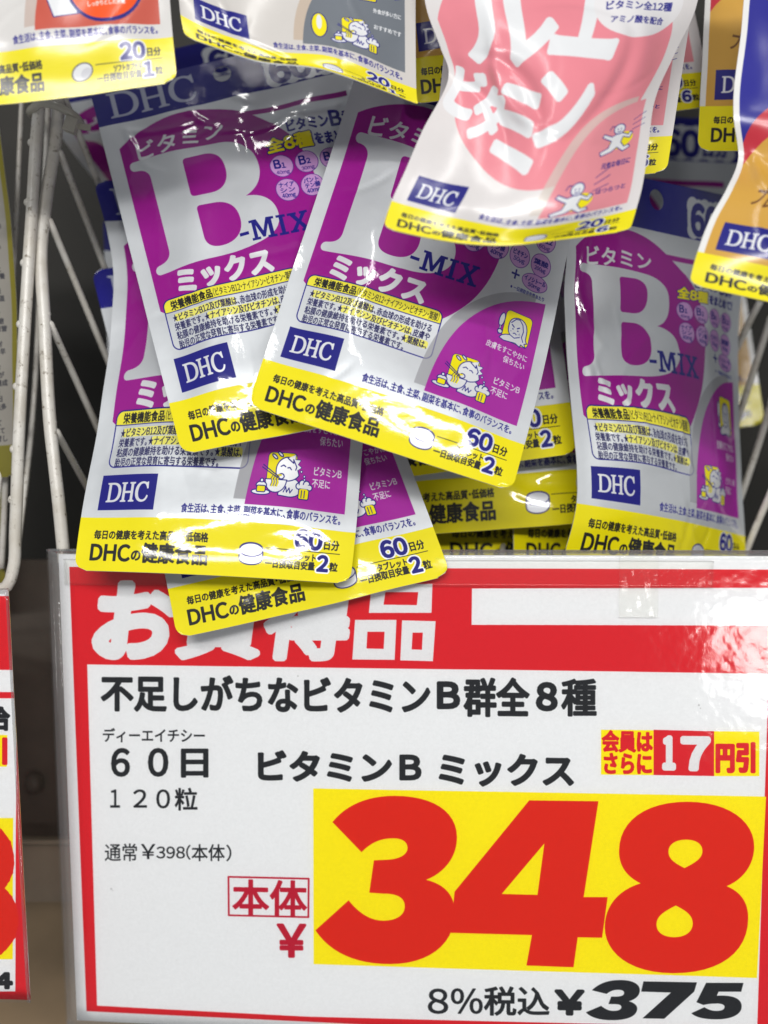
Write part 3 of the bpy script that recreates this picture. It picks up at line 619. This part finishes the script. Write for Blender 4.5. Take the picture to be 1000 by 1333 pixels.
RED = (220, 28, 40); CYEL = (254, 236, 0); INK = (34, 36, 40)
def print_card(cd_, x0, y0, w_, h_, res=5.5):
    P = Print(w_, h_, res, (238, 240, 242)); P.tf = lambda p: cd_.xy(p) - [x0, y0]
    return P
X0, Y0, CW, CH = -12.5, -54., 346.5, 236.
def main_card_print():
    P = print_card(card, X0, Y0, CW, CH)
    tf = P.tf; P.tf = None
    P.put(rr(5.2, 6.2, CW - 5, CH - 5), RED); 
    P.tf = tf
    P.put([np.array([(113.5, 865), (400, 868.6), (700, 872.6), (1001, 877), (986, 1338), (700, 1331), (400, 1323.5), (126.5, 1309)])], (238, 240, 242))
    for sx, sy, sr in ((145, 1157, .5), (147, 1159, .3), (910, 918, .5), (912, 922, .35), (388, 880, .4), (660, 1120, .25), (230, 1250, .2)): P.put([ell(0, 0, 1)[0] * sr * 2.6 + [sx, sy]], (150, 150, 150), alpha=.5)
    c6 = lambda p: np.asarray(p, float) / 2.105 + [0, 700]
    c7 = lambda p: np.asarray(p, float) / 1.667 + [400, 700]
    k = 1 / 1.667
    P.put([np.array([(614.5, 766), (1010, 765), (1010, 814.5), (614, 813.5)])], (238, 240, 242))
    def T(s, q, c, st=.3, ink=False, slant=0., gap=.1):
        P.put(quad(text(s, 0, 0, 100, 100, ink=ink, gap=gap, slant=slant), (0, 0, 100, 100), q), c, st)
    def Q(x0, y0, x1, y1, a=0., b=None):     # box with a slope of a on top and b below
        b = a if b is None else b; d = x1 - x0
        return [(x0, y0), (x1, y0 + a * d), (x1, y1 + b * d), (x0, y1)]
    for ch, x, wd in (('お', 124, 102), ('買', 233, 106), ('得', 344, 108)):
        T(ch, Q(x + 5, 762 + (x - 121) * .012, x + wd, 853 + (x - 121) * .012), (232, 234, 236), 2.5 if ch == 'お' else 2., ink=True, slant=.12)
    P.put([c7(p) for p in path("M140 100 L272 100 L270 163 L134 163Z M104 178 L194 178 L190 265 L98 264Z M206 179 L279 181 L273 268 L202 266Z M170 118 L166 145 L238 146 L241 118Z M131 204 L129 240 L166 241 L168 204Z M229 206 L227 242 L249 243 L251 206Z")], (232, 234, 236))
    T('不足しがちなビタミン', Q(131, 879, 562, 925, .010), INK, .62); T('B', Q(571, 889, 597, 921), INK, .8, ink=True)
    T('群全', Q(604, 883, 689, 932, .012), INK, .62); T('8', Q(700, 890, 724, 924), INK, .8, ink=True); T('種', Q(731, 884, 777, 932), INK, .55)
    T('ディーエイチシー', Q(133, 948, 268, 966, .006), INK, .12)
    T('6', Q(146, 975, 168, 1010), INK, .5, ink=True); T('0', Q(194, 975, 218, 1010), INK, .5, ink=True); T('日', Q(237, 976, 270, 1011), INK, .55, ink=True)
    T('ビタミン', Q(329, 977, 512, 1017, .012), INK, .7); T('B', Q(522, 984, 547, 1014), INK, .7, ink=True); T('ミックス', Q(566, 980, 750, 1022, .012), INK, .7)
    T('1', Q(144, 1028, 156, 1051), INK, .15, ink=True); T('2', Q(174, 1028, 191, 1051), INK, .15, ink=True); T('0', Q(204, 1028, 221, 1052), INK, .15, ink=True); T('粒', Q(227, 1026, 258, 1055), INK, .2)
    T('通常', Q(136, 1098, 180, 1121), INK, .08); T('￥', Q(184, 1099, 202, 1118), INK, .1, ink=True); T('398(', Q(204, 1100, 248, 1119), INK, .1, ink=True); T('本体', Q(249, 1099, 293, 1121), INK, .1); T(')', Q(295, 1100, 301, 1121), INK, .1, ink=True)
    dk = (190, 20, 50)
    P.ring([np.array([(297.5, 1141.5), (402, 1144), (401.5, 1194), (298, 1191.5)])], dk, .9)
    T('本体', Q(302, 1145, 400, 1191, .02), dk, .45); T('￥', Q(362, 1204, 397, 1245, .01), dk, .7, ink=True)
    # member discount
    P.put([c7(p) for p in ([(638, 417), (752, 418), (752, 515), (638, 514)], [(883, 420), (981, 421), (981, 517), (883, 517)])], CYEL)
    P.put([c7([(752, 417), (883, 420), (883, 517), (752, 515)])], RED)
    def T7(s, x0, y0, x1, y1, c, st, ink=False, slant=0, a=.01): P.put([c7(p) for p in quad(text(s, 0, 0, 100, 100, ink=ink, slant=slant), (0, 0, 100, 100), Q(x0, y0, x1, y1, a))], c, st)
    T7('会員は', 640, 419, 750, 464, RED, .45); T7('さらに', 640, 466, 750, 513, RED, .45)
    T7('1', 776, 434, 795, 500, (232, 234, 236), 1.2, True); T7('7', 816, 436, 870, 501, (232, 234, 236), 1.3, True)
    T7('円', 886, 445, 928, 508, RED, .75); T7('引', 930, 445, 976, 508, RED, .75)
    # the price
    b = lambda d: [p / 1.667 + [400, 1000] for p in path(d)]
    P.put([np.array([(408, 1026.5), (997.5, 1037), (985.5, 1273), (408.5, 1255)])], CYEL)
    P.put(b("M55 117 C85 80 130 60 190 60 C270 60 325 92 325 150 C325 195 295 228 258 242 C298 252 322 275 320 318 C318 385 260 425 180 425 C105 425 50 400 18 352 L90 287 C112 315 138 331 165 331 C192 331 212 320 212 300 C212 280 195 272 165 272 L135 270 L145 200 L170 199 C200 198 218 188 218 173 C218 160 207 152 188 152 C160 152 140 160 118 182Z"), (224, 34, 14))
    P.put(b("M482 70 L632 72 L600 280 L652 280 L640 368 L587 367 L578 432 L476 428 L488 362 L312 357 L320 268Z M515 163 L422 273 L500 275Z"), (224, 34, 14))
    P.put(b("M825 73 C915 73 970 115 970 170 C970 210 945 242 910 256 C940 268 957 290 957 325 C957 400 895 445 795 445 C700 445 646 400 646 345 C646 300 675 265 724 250 C693 235 677 212 677 180 C677 115 735 73 825 73Z M822 155 C800 155 784 165 784 181 C784 197 797 206 819 217 C840 206 858 197 858 180 C858 163 843 155 822 155Z M800 298 C777 310 758 320 758 339 C758 358 775 367 797 367 C820 367 837 356 837 337 C837 318 820 308 800 298Z"), (224, 34, 14))
    P.put(b("M618 482 C635 466 655 460 680 460 C705 460 722 468 722 482 C722 494 712 502 698 506 C712 510 718 517 716 525 C713 540 692 547 662 547 C635 547 615 541 605 530 L638 516 C648 524 656 527 665 527 C676 527 682 524 682 519 C682 513 676 512 662 512 L654 512 L660 496 L670 496 C682 496 688 493 688 488 C688 483 683 481 675 481 C665 481 657 484 650 490Z M730 463 L846 465 L840 485 L775 544 L728 543 L790 487 L725 485Z M866 466 L947 466 L942 485 L893 485 L889 494 C920 492 943 498 943 517 C943 537 915 546 885 545 C860 545 842 540 834 532 L862 519 C872 525 880 527 888 527 C900 527 906 524 906 518 C906 512 896 510 884 511 C875 511 868 512 860 514 L845 508Z"), INK)
    T7('8%', 263, 978, 380, 1032, INK, .25, True); T7('税込', 383, 974, 527, 1036, INK, .35); T7('￥', 541, 984, 598, 1033, INK, .9, True, .0)
    return P.image('price_card_print')

def sheet_on(cd_, name, x0, y0, w_, h_, mat, parent, z=0., nx=40, ny=30, wave=0., seed=0, uv=True, thick=.25):
    rng = np.random.RandomState(seed); x, y = np.meshgrid(np.linspace(0, 1, nx), np.linspace(0, 1, ny))
    Z = np.zeros_like(x) + z
    for k in range(6):
        a = rng.uniform(0, 6.3); L = rng.uniform(.25, .9); Z = Z + wave * rng.uniform(.2, 1) * np.sin((x * math.cos(a) + y * math.sin(a)) * 6.28 / L + rng.uniform(0, 6))
    F_ = []; V = []
    for s_, zz in ((0, Z), (1, Z - thick)):
        V.append((cd_.o[None, None] + (cd_.ex * (x0 + x * w_)[..., None] + cd_.ey * (y0 + y * h_)[..., None] + cd_.n * zz[..., None]) / 1000).reshape(-1, 3))
    q = (np.arange(ny - 1)[:, None] * nx + np.arange(nx - 1)).ravel(); A = np.stack([q, q + nx, q + nx + 1, q + 1], 1); n = nx * ny
    F_ = A.tolist() + ((A + n)[:, ::-1]).tolist()
    idx = [j for j in range(nx)] + [i * nx + nx - 1 for i in range(1, ny)] + [(ny - 1) * nx + j for j in range(nx - 2, -1, -1)] + [i * nx for i in range(ny - 2, 0, -1)]
    m = len(idx); F_ += [(idx[k], idx[(k + 1) % m], n + idx[(k + 1) % m], n + idx[k]) for k in range(m)]
    UV = np.stack([x, 1 - y], 2).reshape(-1, 2); UV = np.concatenate([UV, UV * 0 + [.001, .001]])
    return mesh(name, np.concatenate(V), F_, mat, parent, UV)

root = thing('price_card', card.pt(160, 60), 'large red and white price card in a clear sleeve showing a red 348 on yellow', 'price card')
sheet_on(card, 'paper', X0, Y0, CW, CH, paper_material('card_paper', main_card_print()), root, thick=.3, wave=.12)
sleeve_m = clear_material('clear_sleeve', bscale=38, bs=.35, bd=.0012, rough=.09, fine=.55)
sheet_on(card, 'clear_sleeve', X0 - 5.5, Y0 - 2.5, CW + 9, CH + 6, sleeve_m, root, z=1.1, wave=.16, seed=4, thick=.12, nx=70, ny=50)
sheet_on(card, 'sleeve_back', X0 - 5.5, Y0 - 2.5, CW + 9, CH + 6, clear_material('clear_sleeve_back', haze=.12, bscale=38), root, z=-.9, thick=.12)
tape_m = clear_material('sticky_tape', tint=(1, 1, .99), bscale=90, bs=.4, bd=.0008, haze=.006, rough=.12, gain=.35)
a, b = card.xy([(806, 722), (856, 806)])
sheet_on(card, 'sticky_tape', a[0], a[1] - 1, b[0] - a[0], b[1] - a[1], tape_m, root, z=1.75, wave=.08, seed=9, thick=.08)
a, b = card.xy([(84, 727), (928, 763)])
sheet_on(card, 'sticky_tape', a[0], a[1], b[0] - a[0], 12.5, tape_m, root, z=1.5, wave=.06, seed=12, thick=.08, nx=80, ny=8)

# ------------------------------------------------------------------ pouches
VB = film_material('vitamin_b_film', print_vitamin_b().image('vitamin_b_print'), metal=.35)
FM = {k: film_material(k + '_film', print_generic(k).image(k + '_print'), gloss=.22, waves=.12) for k in ('pink', 'orange', 'grey', 'gold')}
BACK = back_material()
NG = 'purple and silver vitamin pouches leaning in the wire basket'
def flat4(BL, BR, TR, TL, db, dt):
    """rows for an evenly leaning pouch from its corner pixels"""
    db = db if isinstance(db, tuple) else (db, db); dt = dt if isinstance(dt, tuple) else (dt, dt)
    return [(0, [(0, TL[0], TL[1], dt[0]), (130, TR[0], TR[1], dt[1])]), (190, [(0, BL[0], BL[1], db[0]), (130, BR[0], BR[1], db[1])])]

pouch(VB, BACK, [(0, [(0, 478, 50, 566), (130, 778, 140, 562)]), (60, [(0, 430, 203, 548), (65, 590, 253, 543), (130, 744, 303, 548)]),
                 (120, [(0, 380, 353, 530), (65, 546, 407, 523), (130, 712, 462, 528)]), (166, [(0, 343, 467, 514), (65, 513, 522, 507), (130, 683, 579, 511)]),
                 (190, [(0, 323, 528, 505), (65, 495, 584, 500), (130, 666, 640, 504)])],
      'purple vitamin pouch frontmost in the middle, tilted clockwise, whole yellow bottom band in view', group=NG, seed=3, puff=4)
pouch(VB, BACK, flat4((237, 592), (581, 525), (458, 38), (117, 118), 517, 588),
      'purple vitamin pouch at upper left, whole letter B in view under a blue header', group=NG, seed=11, puff=6, crease=16,
      extra=((30, 32, .1, 18, 1.3, .9), (52, 37, -.5, 9, 1.1, 1.), (20, 52, .8, 8, 1.2, .9), (48, 30, .9, 9, 1.2, .8), (70, 24, .6, 7, 1.2, .9), (14, 36, 1.3, 10, 1.2, .8), (80, 44, -.3, 12, 1.2, .8), (100, 40, .1, 14, 1.3, .9), (73, 63, 1., 6, 1., .8), (60, 42, .2, 8, 1., .9)))
pouch(VB, BACK, [(0, [(0, 121, 236, 598), (130, 462, 226, 600)]), (46, [(0, 147, 345, 585), (130, 480, 340, 585)]), (80, [(0, 145, 425, 572), (130, 485, 425, 572)]),
                 (118, [(0, 131, 535, 556), (65, 302, 533, 548), (130, 475, 540, 553)]), (150, [(0, 114, 630, 543), (65, 290, 634, 536), (130, 467, 646, 540)]), (166, [(0, 106, 674, 536), (65, 283, 680, 530), (130, 463, 694, 533)]),
                 (190, [(0, 96, 742, 526), (65, 276, 749, 522), (130, 456, 760, 525)])],
      'purple vitamin pouch at lower left lapping over the red card, yellow band nearly level', group=NG, seed=5, puff=4)
pouch(VB, BACK, [(0, [(0, 119, 352, 612), (130, 450, 300, 612)]), (118, [(0, 190, 640, 562), (130, 517, 560, 562)]), (166, [(0, 219, 767, 543), (65, 395, 727, 541), (130, 564, 686, 538)]),
                 (190, [(0, 231, 831, 533), (65, 408, 792, 532), (130, 587, 748, 530)])],
      'covered vitamin pouch whose tilted yellow band hangs lowest over the card lettering', group=NG, seed=6, puff=2.5)
def R5(v, c): return (v, [(0, c[0][0], c[0][1], 557), (35, c[1][0], c[1][1], 568), (76, c[2][0], c[2][1], 590), (130, c[3][0], c[3][1], 632)])
pouch(VB, BACK, [R5(0, ((722, 206), (793, 222), (878, 240), (975, 262))), R5(35, ((737, 316), (800, 325), (880, 341), (968, 362))), R5(65, ((735, 385), (800, 388), (876, 398), (962, 418))),
                 R5(112, ((741, 508), (808, 510), (888, 522), (962, 545))), R5(130, ((747, 560), (822, 567), (895, 585), (964, 600))), R5(150, ((751, 615), (829, 622), (897, 638), (967, 652))),
                 R5(166, ((750, 655), (830, 668), (898, 682), (969, 698))), R5(190, ((731, 730), (825, 740), (897, 752), (971, 762)))],
      'purple vitamin pouch standing curled at right behind the top edge of the card', group=NG, seed=7, puff=3, crease=18,
      extra=((25, 112, 1.0, 14, 1.3, 1.), (40, 122, .9, 12, 1.2, .9), (70, 130, 1.2, 12, 1.3, .9), (10, 60, 1.5, 30, 2, .8)))
pouch(VB, BACK, flat4((395, 640), (752, 590), (682, 95), (326, 145), (562, 574), 620),
      'vitamin pouch between the middle and the curled right one, only its band corner showing', group=NG, seed=8, puff=2)
pouch(VB, BACK, flat4((473, 702), (831, 676), (795, 178), (440, 202), (574, 590), (640, 660)),
      'vitamin pouch low behind the middle one with glare on its round tablet picture', group=NG, seed=9, puff=2, extra=((82, 178, .3, 14, 3, 1.2), (96, 172, .1, 14, 2.5, -1.)))
pouch(VB, BACK, flat4((567, 740), (925, 752), (905, 262), (560, 250), (598, 640), (675, 710)),
      'left one of two vitamin pouches whose yellow bands barely show over the card edge', group=NG, seed=10, puff=2)
pouch(VB, BACK, flat4((669, 742), (950, 745), (930, 252), (662, 252), (588, 668), (672, 760)),
      'right one of two vitamin pouches whose yellow bands barely show over the card edge', group=NG, seed=12, puff=2)
pouch(VB, BACK, [(0, [(0, 52, 104, 640), (130, 372, 30, 640)]), (45, [(0, 80, 178, 655), (130, 404, 130, 640)]), (80, [(0, 128, 240, 690), (130, 425, 190, 650)]), (190, [(0, 260, 420, 700), (130, 520, 420, 690)])],
      'shaded vitamin pouch behind the left wires, dark blue header below the orange sealed pouch', group=NG, seed=13, puff=2)
pouch(VB, BACK, flat4((150, 690), (420, 690), (470, 300), (134, 282), 640, 690),
      'vitamin pouch deep at left, only a sliver showing beside the side wires', group=NG, seed=14, puff=2)
pouch(VB, BACK, flat4((660, 640), (955, 660), (968, 158), (655, 140), 668, 700),
      'vitamin pouch farthest back at right with a blurred 60 on its blue header', group=NG, seed=15, puff=2)
HG = 'pouches hanging from the row above'
pouch(FM['orange'], BACK, [(0, [(0, -110, -330, 500), (130, 205, -360, 500)]), (120, [(0, -105, -30, 484), (130, 217, -62, 484)]), (166, [(0, -100, 83, 477), (65, 64, 66, 475), (130, 225, 48, 478)]), (190, [(0, -98, 142, 472), (65, 66, 130, 474), (130, 231, 106, 478)])],
      'blurred pouch at the top left corner with an orange round seal above a yellow band', group=HG, seed=21, puff=4)
pouch(FM['grey'], BACK, [(0, [(0, 235, -300, 520), (130, 545, -290, 520)]), (91, [(0, 230, -112, 506), (35, 318, -84, 500), (80, 420, -70, 500), (130, 541, -58, 508)]),
                         (146, [(0, 232, -15, 496), (35, 322, 27, 490), (80, 424, 40, 493), (130, 541, 66, 502)]), (166, [(0, 235, 19, 490), (35, 326, 64, 486), (80, 425, 78, 490), (130, 542, 116, 500)]),
                         (190, [(0, 241, 48, 486), (35, 325, 76, 482), (80, 430, 94, 488), (130, 545, 137, 500)])],
      'hanging pouch with a grey panel and slanting blue mark, bottom edge bent, near top', group=HG, seed=22, puff=3)
pouch(FM['pink'], BACK, [(0, [(0, 545, -150, 500), (130, 912, -150, 506)]), (40, [(0, 553, 0, 494), (35, 650, 2, 484), (65, 735, 2, 482), (100, 830, 0, 486), (130, 908, 0, 500)]),
                         (70, [(0, 574, 62, 490), (35, 660, 70, 478), (65, 730, 74, 474), (100, 812, 70, 480), (130, 880, 66, 498)]),
                         (95, [(0, 584, 100, 486), (35, 652, 128, 480), (65, 717, 134, 468), (100, 790, 132, 474), (130, 855, 122, 492)]),
                         (128, [(0, 548, 175, 476), (35, 632, 205, 472), (65, 700, 216, 462), (100, 772, 210, 468), (130, 843, 190, 484)]),
                         (146, [(0, 528, 222, 470), (35, 612, 250, 466), (65, 682, 262, 460), (100, 760, 256, 465), (130, 837, 236, 478)]), (166, [(0, 510, 262, 466), (35, 590, 286, 464), (65, 662, 299, 460), (100, 748, 290, 464), (130, 828, 272, 474)]),
                         (190, [(0, 499, 297, 463), (35, 582, 314, 462), (65, 650, 320, 460), (100, 738, 311, 464), (130, 820, 300, 472)])],
      'large pink pouch hanging in front near the top, diagonal fold and white katakana', group=HG, seed=23, puff=3, crease=6,
      extra=((40, 96, .85, 34, 4, 2.2), (52, 88, .85, 30, 4, -2.), (100, 90, 1.9, 34, 5, -1.6), (30, 100, .6, 24, 3, -1.)))
pouch(FM['pink'], BACK, flat4((560, 250), (868, 224), (922, -130), (600, -150), 520, 545),
      'second pink pouch, a narrow strip right behind the folded pink one', group=HG, seed=24, puff=2)
pouch(FM['gold'], BACK, [(0, [(0, 975, -110, 500), (130, 1330, -90, 500)]), (50, [(0, 966, 30, 492), (40, 1070, 40, 488), (130, 1320, 60, 492)]), (92, [(0, 955, 150, 484), (40, 1060, 160, 480), (130, 1310, 180, 486)]),
                         (112, [(0, 961, 208, 486), (40, 1060, 222, 476), (130, 1300, 250, 480)]), (128, [(0, 946, 246, 474), (40, 1050, 262, 470), (130, 1295, 300, 474)]), (146, [(0, 925, 284, 470), (40, 1030, 308, 467), (130, 1285, 350, 470)]),
                         (166, [(0, 908, 328, 466), (40, 1018, 354, 464), (130, 1275, 400, 466)]), (190, [(0, 897, 370, 463), (40, 1010, 395, 462), (130, 1270, 440, 464)])],
      'hanging pouch cut by the right edge of the picture, deep blue above, gold below', group=HG, seed=25, puff=3, extra=((12, 118, .9, 12, 2.5, 2.),))
SG = 'pouches seen in the gaps behind the hanging ones'
pouch(FM['gold'], BACK, flat4((534, 136), (846, 100), (800, -330), (490, -300), 540, 570), 'dark gold pouch deep in the gap between the grey and the pink pouches', group=SG, seed=31, puff=2)
pouch(FM['gold'], BACK, flat4((908, 196), (1230, 200), (1235, -240), (930, -240), 560, 590), 'gold pouch with rounded yellow corner in the gap right of the pink ones', group=SG, seed=32, puff=2)
pouch(FM['pink'], BACK, flat4((640, 178), (928, 138), (862, -200), (570, -200), 585, 620), 'blurred pink pouch with a 20 on its band, high in the right gap', group=SG, seed=33, puff=2)
pouch(FM['gold'], BACK, flat4((925, 100), (1230, 110), (1240, -300), (930, -300), 600, 620), 'dim yellow banded pouch above the gold one in the right gap', group=SG, seed=34, puff=2)
pouch(FM['gold'], BACK, flat4((700, 590), (996, 552), (935, 150), (650, 190), 700, 720), 'shaded pouch behind the right hand wires, only a dull yellow corner showing', group=SG, seed=35, puff=2)

# ------------------------------------------------------------------ wire baskets
WM = wire_material()
def wires(root, defs, rad=1.0, seed=0):
    for i, (r, pts, nubs) in enumerate(defs):
        P = [at(*p) for p in pts]; parts = [tube(P, r / 1000, jitter=.012, seed=seed + i)]
        L = np.concatenate([[0], np.cumsum(np.linalg.norm(np.diff(np.array(P), axis=0), axis=1))])
        for t, dx in nubs:
            c = herm(L, np.array(P), np.array([t * L[-1]]))[0] + RC @ np.array([dx / 1000, 0, 0]); parts.append(blob(c, np.array([r * .75, r * .8, r * .75]) / 1000))
        V, F = join(parts); mesh('wire', V, F, WM, root)
bk = thing('wire_basket', at(80, 730, 560), 'white coated wire basket holding the purple vitamin pouches, its left corner post chipped', 'wire basket', 'wire baskets on the shelf')
POST = [(78, 108, 585), (74, 170, 580), (60, 262, 573), (54, 320, 570), (58, 420, 566), (66, 560, 562), (76, 650, 560), (84, 732, 560)]
def on_post(y): return herm([p[1] for p in POST], [[p[0], p[2]] for p in POST], np.array([y]))[0]
def rung(y0, x1, y1, d1=645):
    x, d = on_post(y0); g = lambda t: (x + 8 + (x1 - x - 8) * t, y0 + 2 + (y1 - y0 - 2) * t, d + (d1 - d) * t)
    return [(x, y0 - 3, d), (x + 4, y0 - 4, d)] + [g(t) for t in (0.02, .07, .15, .35, .65, 1.)]
wires(bk, [(3.2, POST, [(.14, 1), (.3, 1), (.5, 1), (.72, 1)])] + [(1.7, rung(*q), []) for q in ((128, 165, 330), (197, 166, 425), (286, 166, 530), (420, 152, 612), (560, 132, 668))] +
          [(1.3, [(66, 110, 600), (54, 300, 640), (46, 500, 650), (21, 735, 575)], []),
           (1.9, [(990, 392, 640), (975, 420, 648), (962, 448, 655), (930, 500, 670)], []), (1.9, [(1004, 412, 640), (982, 480, 650), (958, 552, 660), (930, 620, 670)], []), (1.9, [(1006, 518, 630), (984, 590, 645), (964, 648, 655), (930, 730, 670)], []), (1.9, [(1006, 636, 620), (985, 684, 630), (962, 742, 640)], []),
           (2.2, [(1060, 100, 640), (1050, 500, 620), (1040, 760, 600)], []), (2.2, [(84, 742, 575), (400, 748, 572), (700, 752, 566), (1040, 758, 560)], []), (1.9, [(100, 735, 700), (600, 735, 700), (1000, 735, 690)], [])], seed=1)
for i in range(5):
    x = 200 + i * 150; wires(bk, [(1.5, [(x, 742, 573), (x + 8, 690, 640), (x + 14, 640, 715)], [])], seed=30 + i)
lb = thing('wire_basket', at(20, 770, 560), 'neighbouring white wire basket cut by the left edge, rounded lower corner', 'wire basket', 'wire baskets on the shelf')
wires(lb, [(3.0, [(56, 95, 575), (50, 150, 572), (40, 300, 566), (32, 430, 562), (25, 560, 560), (20, 690, 560), (17, 742, 560), (10, 762, 560), (-6, 771, 560), (-120, 772, 560)], [(.12, -2), (.22, -2), (.32, -2), (.42, -2), (.52, -2), (.62, -2), (.7, -2)]),
           (1.4, [(64, 110, 590), (54, 330, 600), (44, 520, 610), (20, 740, 572)], []),
           (1.3, [(30, 90, 600), (14, 420, 605), (-12, 765, 575)], []), (1.3, [(30, 540, 585), (10, 600, 610), (-20, 660, 630)], []), (1.3, [(28, 440, 585), (8, 480, 610), (-20, 540, 630)], []), (1.6, [(8, 545, 600), (6, 650, 600), (2, 740, 600)], [])], seed=60)
ztm = plain('cable_tie_nylon', (176, 172, 160), .35, coat=.2)
zt = thing('cable_tie', at(85, 150, 555), 'grey plastic cable tie binding the two basket posts together', 'cable tie')
Vz, Fz = tube([at(*p) for p in ((44, 150, 590), (42, 142, 570), (56, 134, 562), (80, 140, 560), (98, 152, 562), (106, 163, 572))], .0021, seg=8)
mesh('strap', Vz, Fz, ztm, zt)
V, F = box(at(93, 163, 561), RC @ np.array([.0028, -.001, 0]), RC @ np.array([.001, .0034, 0]), RC @ np.array([0, 0, .0024])); o = mesh('locking_head', V, F, ztm, zt, smooth=False)
V, F = box(at(106, 165, 563), RC @ np.array([.0045, -.0006, 0]), RC @ np.array([.0002, .0014, 0]), RC @ np.array([0, 0, .0006])); mesh('cut_tail', V, F, ztm, zt, smooth=False)

# pouch with its plain printed back in the neighbouring basket
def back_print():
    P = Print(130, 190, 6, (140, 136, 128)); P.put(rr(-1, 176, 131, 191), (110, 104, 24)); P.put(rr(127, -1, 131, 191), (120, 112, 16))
    s = '栄養成分表示熱量一日摂取目安量原材料名保存方法直射日光高温多湿な場所を避けて保管してください開封後はお早めにお召し上がり'
    for i in range(46): P.put(text((s * 2)[i * 3 % 40:i * 3 % 40 + 26 + i % 5], 20, 14 + i * 3.5, 118 + (i * 37) % 7, 16.8 + i * 3.5), (50, 50, 56), .08)
    return P
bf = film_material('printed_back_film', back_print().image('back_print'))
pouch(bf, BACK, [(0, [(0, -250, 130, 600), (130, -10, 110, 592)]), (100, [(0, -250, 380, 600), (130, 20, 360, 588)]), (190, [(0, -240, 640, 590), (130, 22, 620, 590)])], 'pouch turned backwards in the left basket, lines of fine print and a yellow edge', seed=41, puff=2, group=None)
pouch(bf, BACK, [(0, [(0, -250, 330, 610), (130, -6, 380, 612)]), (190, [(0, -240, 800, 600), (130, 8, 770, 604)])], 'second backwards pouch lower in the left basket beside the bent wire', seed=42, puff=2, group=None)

# ------------------------------------------------------------------ the price card at the left
c2 = Card([(-300, 912), (22, 906), (20, 1290), (-300, 1280)], 562)
def left_card_print(x0, y0, w_, h_):
    P = print_card(c2, x0, y0, w_, h_); W_ = (238, 240, 242)
    P.put([np.array([(-400, 776), (60, 776), (60, 1320), (-400, 1320)])], RED)
    P.put([np.array([(-400, 872), (22.5, 872), (22, 901), (-400, 901)])], W_)
    P.put([np.array([(-400, 909), (22, 909), (20, 1291), (-400, 1291)])], W_)
    P.put([np.array([(-400, 957), (9.5, 957), (9, 998), (-400, 998)])], CYEL); P.put([np.array([(-400, 1065), (17.5, 1065), (16.5, 1249), (-400, 1249)])], CYEL)
    def T(s, x0, y0, x1, y1, c, st, ink=True): P.put(text(s, x0, y0, x1, y1, ink=ink), c, st)
    T('給', -20, 921, 12, 950, INK, .6); T('引', -26, 962, 8, 994, RED, .7); T('8', -100, 1078, 8, 1238, (224, 34, 14), 6.5); T('4', -6, 1268, 15, 1286, INK, .8)
    T('補', -60, 921, -28, 950, INK, .6)
    return P.image('left_card_print')
ca, cb = c2.xy([(-220, 776)])[0], c2.xy([(39.5, 1302)])[0]
r2 = thing('price_card', c2.pt(-20, 60), 'red bordered price card cut off by the left edge of the picture', 'price card')
xa, ya, wa, ha = ca[0], ca[1], cb[0] - ca[0], cb[1] - ca[1]
sheet_on(c2, 'paper', xa, ya, wa, ha, paper_material('left_card_paper', left_card_print(xa, ya, wa, ha)), r2, thick=.4, wave=.1, seed=2)
sheet_on(c2, 'clear_sleeve', xa - 1, ya - .8, wa + 1.6, ha + 1.6, sleeve_m, r2, z=1., wave=.12, seed=5, thick=.12)

# ------------------------------------------------------------------ the shelf
MB_ = plain('shelf_paint_dark', (80, 70, 60), .6, var=.35, nscale=12); ML = plain('shelf_rail_paint', (132, 120, 102), .5, var=.2, nscale=15); MF = plain('floor_tile', (138, 116, 88), .6, var=.25, nscale=9)
def slab(name, px0, py0, px1, py1, d0, d1, mat, kind='structure', dt=None):
    """a slab whose front spans the given pixels at depth d0 and which reaches back to d1"""
    a, b, c, d = at(px0, py0, d0), at(px1, py0, d0), at(px1, py1, d0), at(px0, py1, d0); z = RC @ np.array([0, 0, -(d1 - d0) / 1000])
    V = [a, b, c, d, a + z, b + z, c + z, d + z]; o = mesh(name, V, [(0, 3, 2, 1), (4, 5, 6, 7), (0, 1, 5, 4), (2, 3, 7, 6), (1, 2, 6, 5), (0, 4, 7, 3)], mat, smooth=False); return tag(o, kind=kind)
slab('shelf_back', -900, -700, 1900, 1090, 860, 875, plain('back_panel_paint', (34, 32, 27), .7, var=.4, nscale=6))
sf = thing('shelf_rail', at(60, 1090, 640), 'dull grey brown steel shelf front showing between the two price cards', 'shelf')
V, F = box(at(500, 910, 660), RC @ np.array([.7, 0, 0]), RC @ np.array([0, .080, 0]), RC @ np.array([0, 0, .006])); mesh('riser_panel', V, F, MB_, sf, smooth=False)
V, F = box(at(500, 1131, 645), RC @ np.array([.7, 0, 0]), RC @ np.array([0, .0155, 0]), RC @ np.array([0, 0, .009])); mesh('front_rail', V, F, ML, sf, smooth=False)
V, F = tube([at(*p) for p in ((-900, 1092, 636), (500, 1098, 636), (1900, 1098, 636))], .0016, seg=8, step=.05); mesh('rail_lip', V, F, ML, sf)
V, F = tube([at(45, 1020, 655), at(45, 1020, 647)], .0052, seg=20); mesh('bolt_head', V, F, MB_, sf)
slab('floor', -1500, 1120, 2500, 2300, 900, 905, MF)

bpy.data.objects.remove(_to, do_unlink=True)
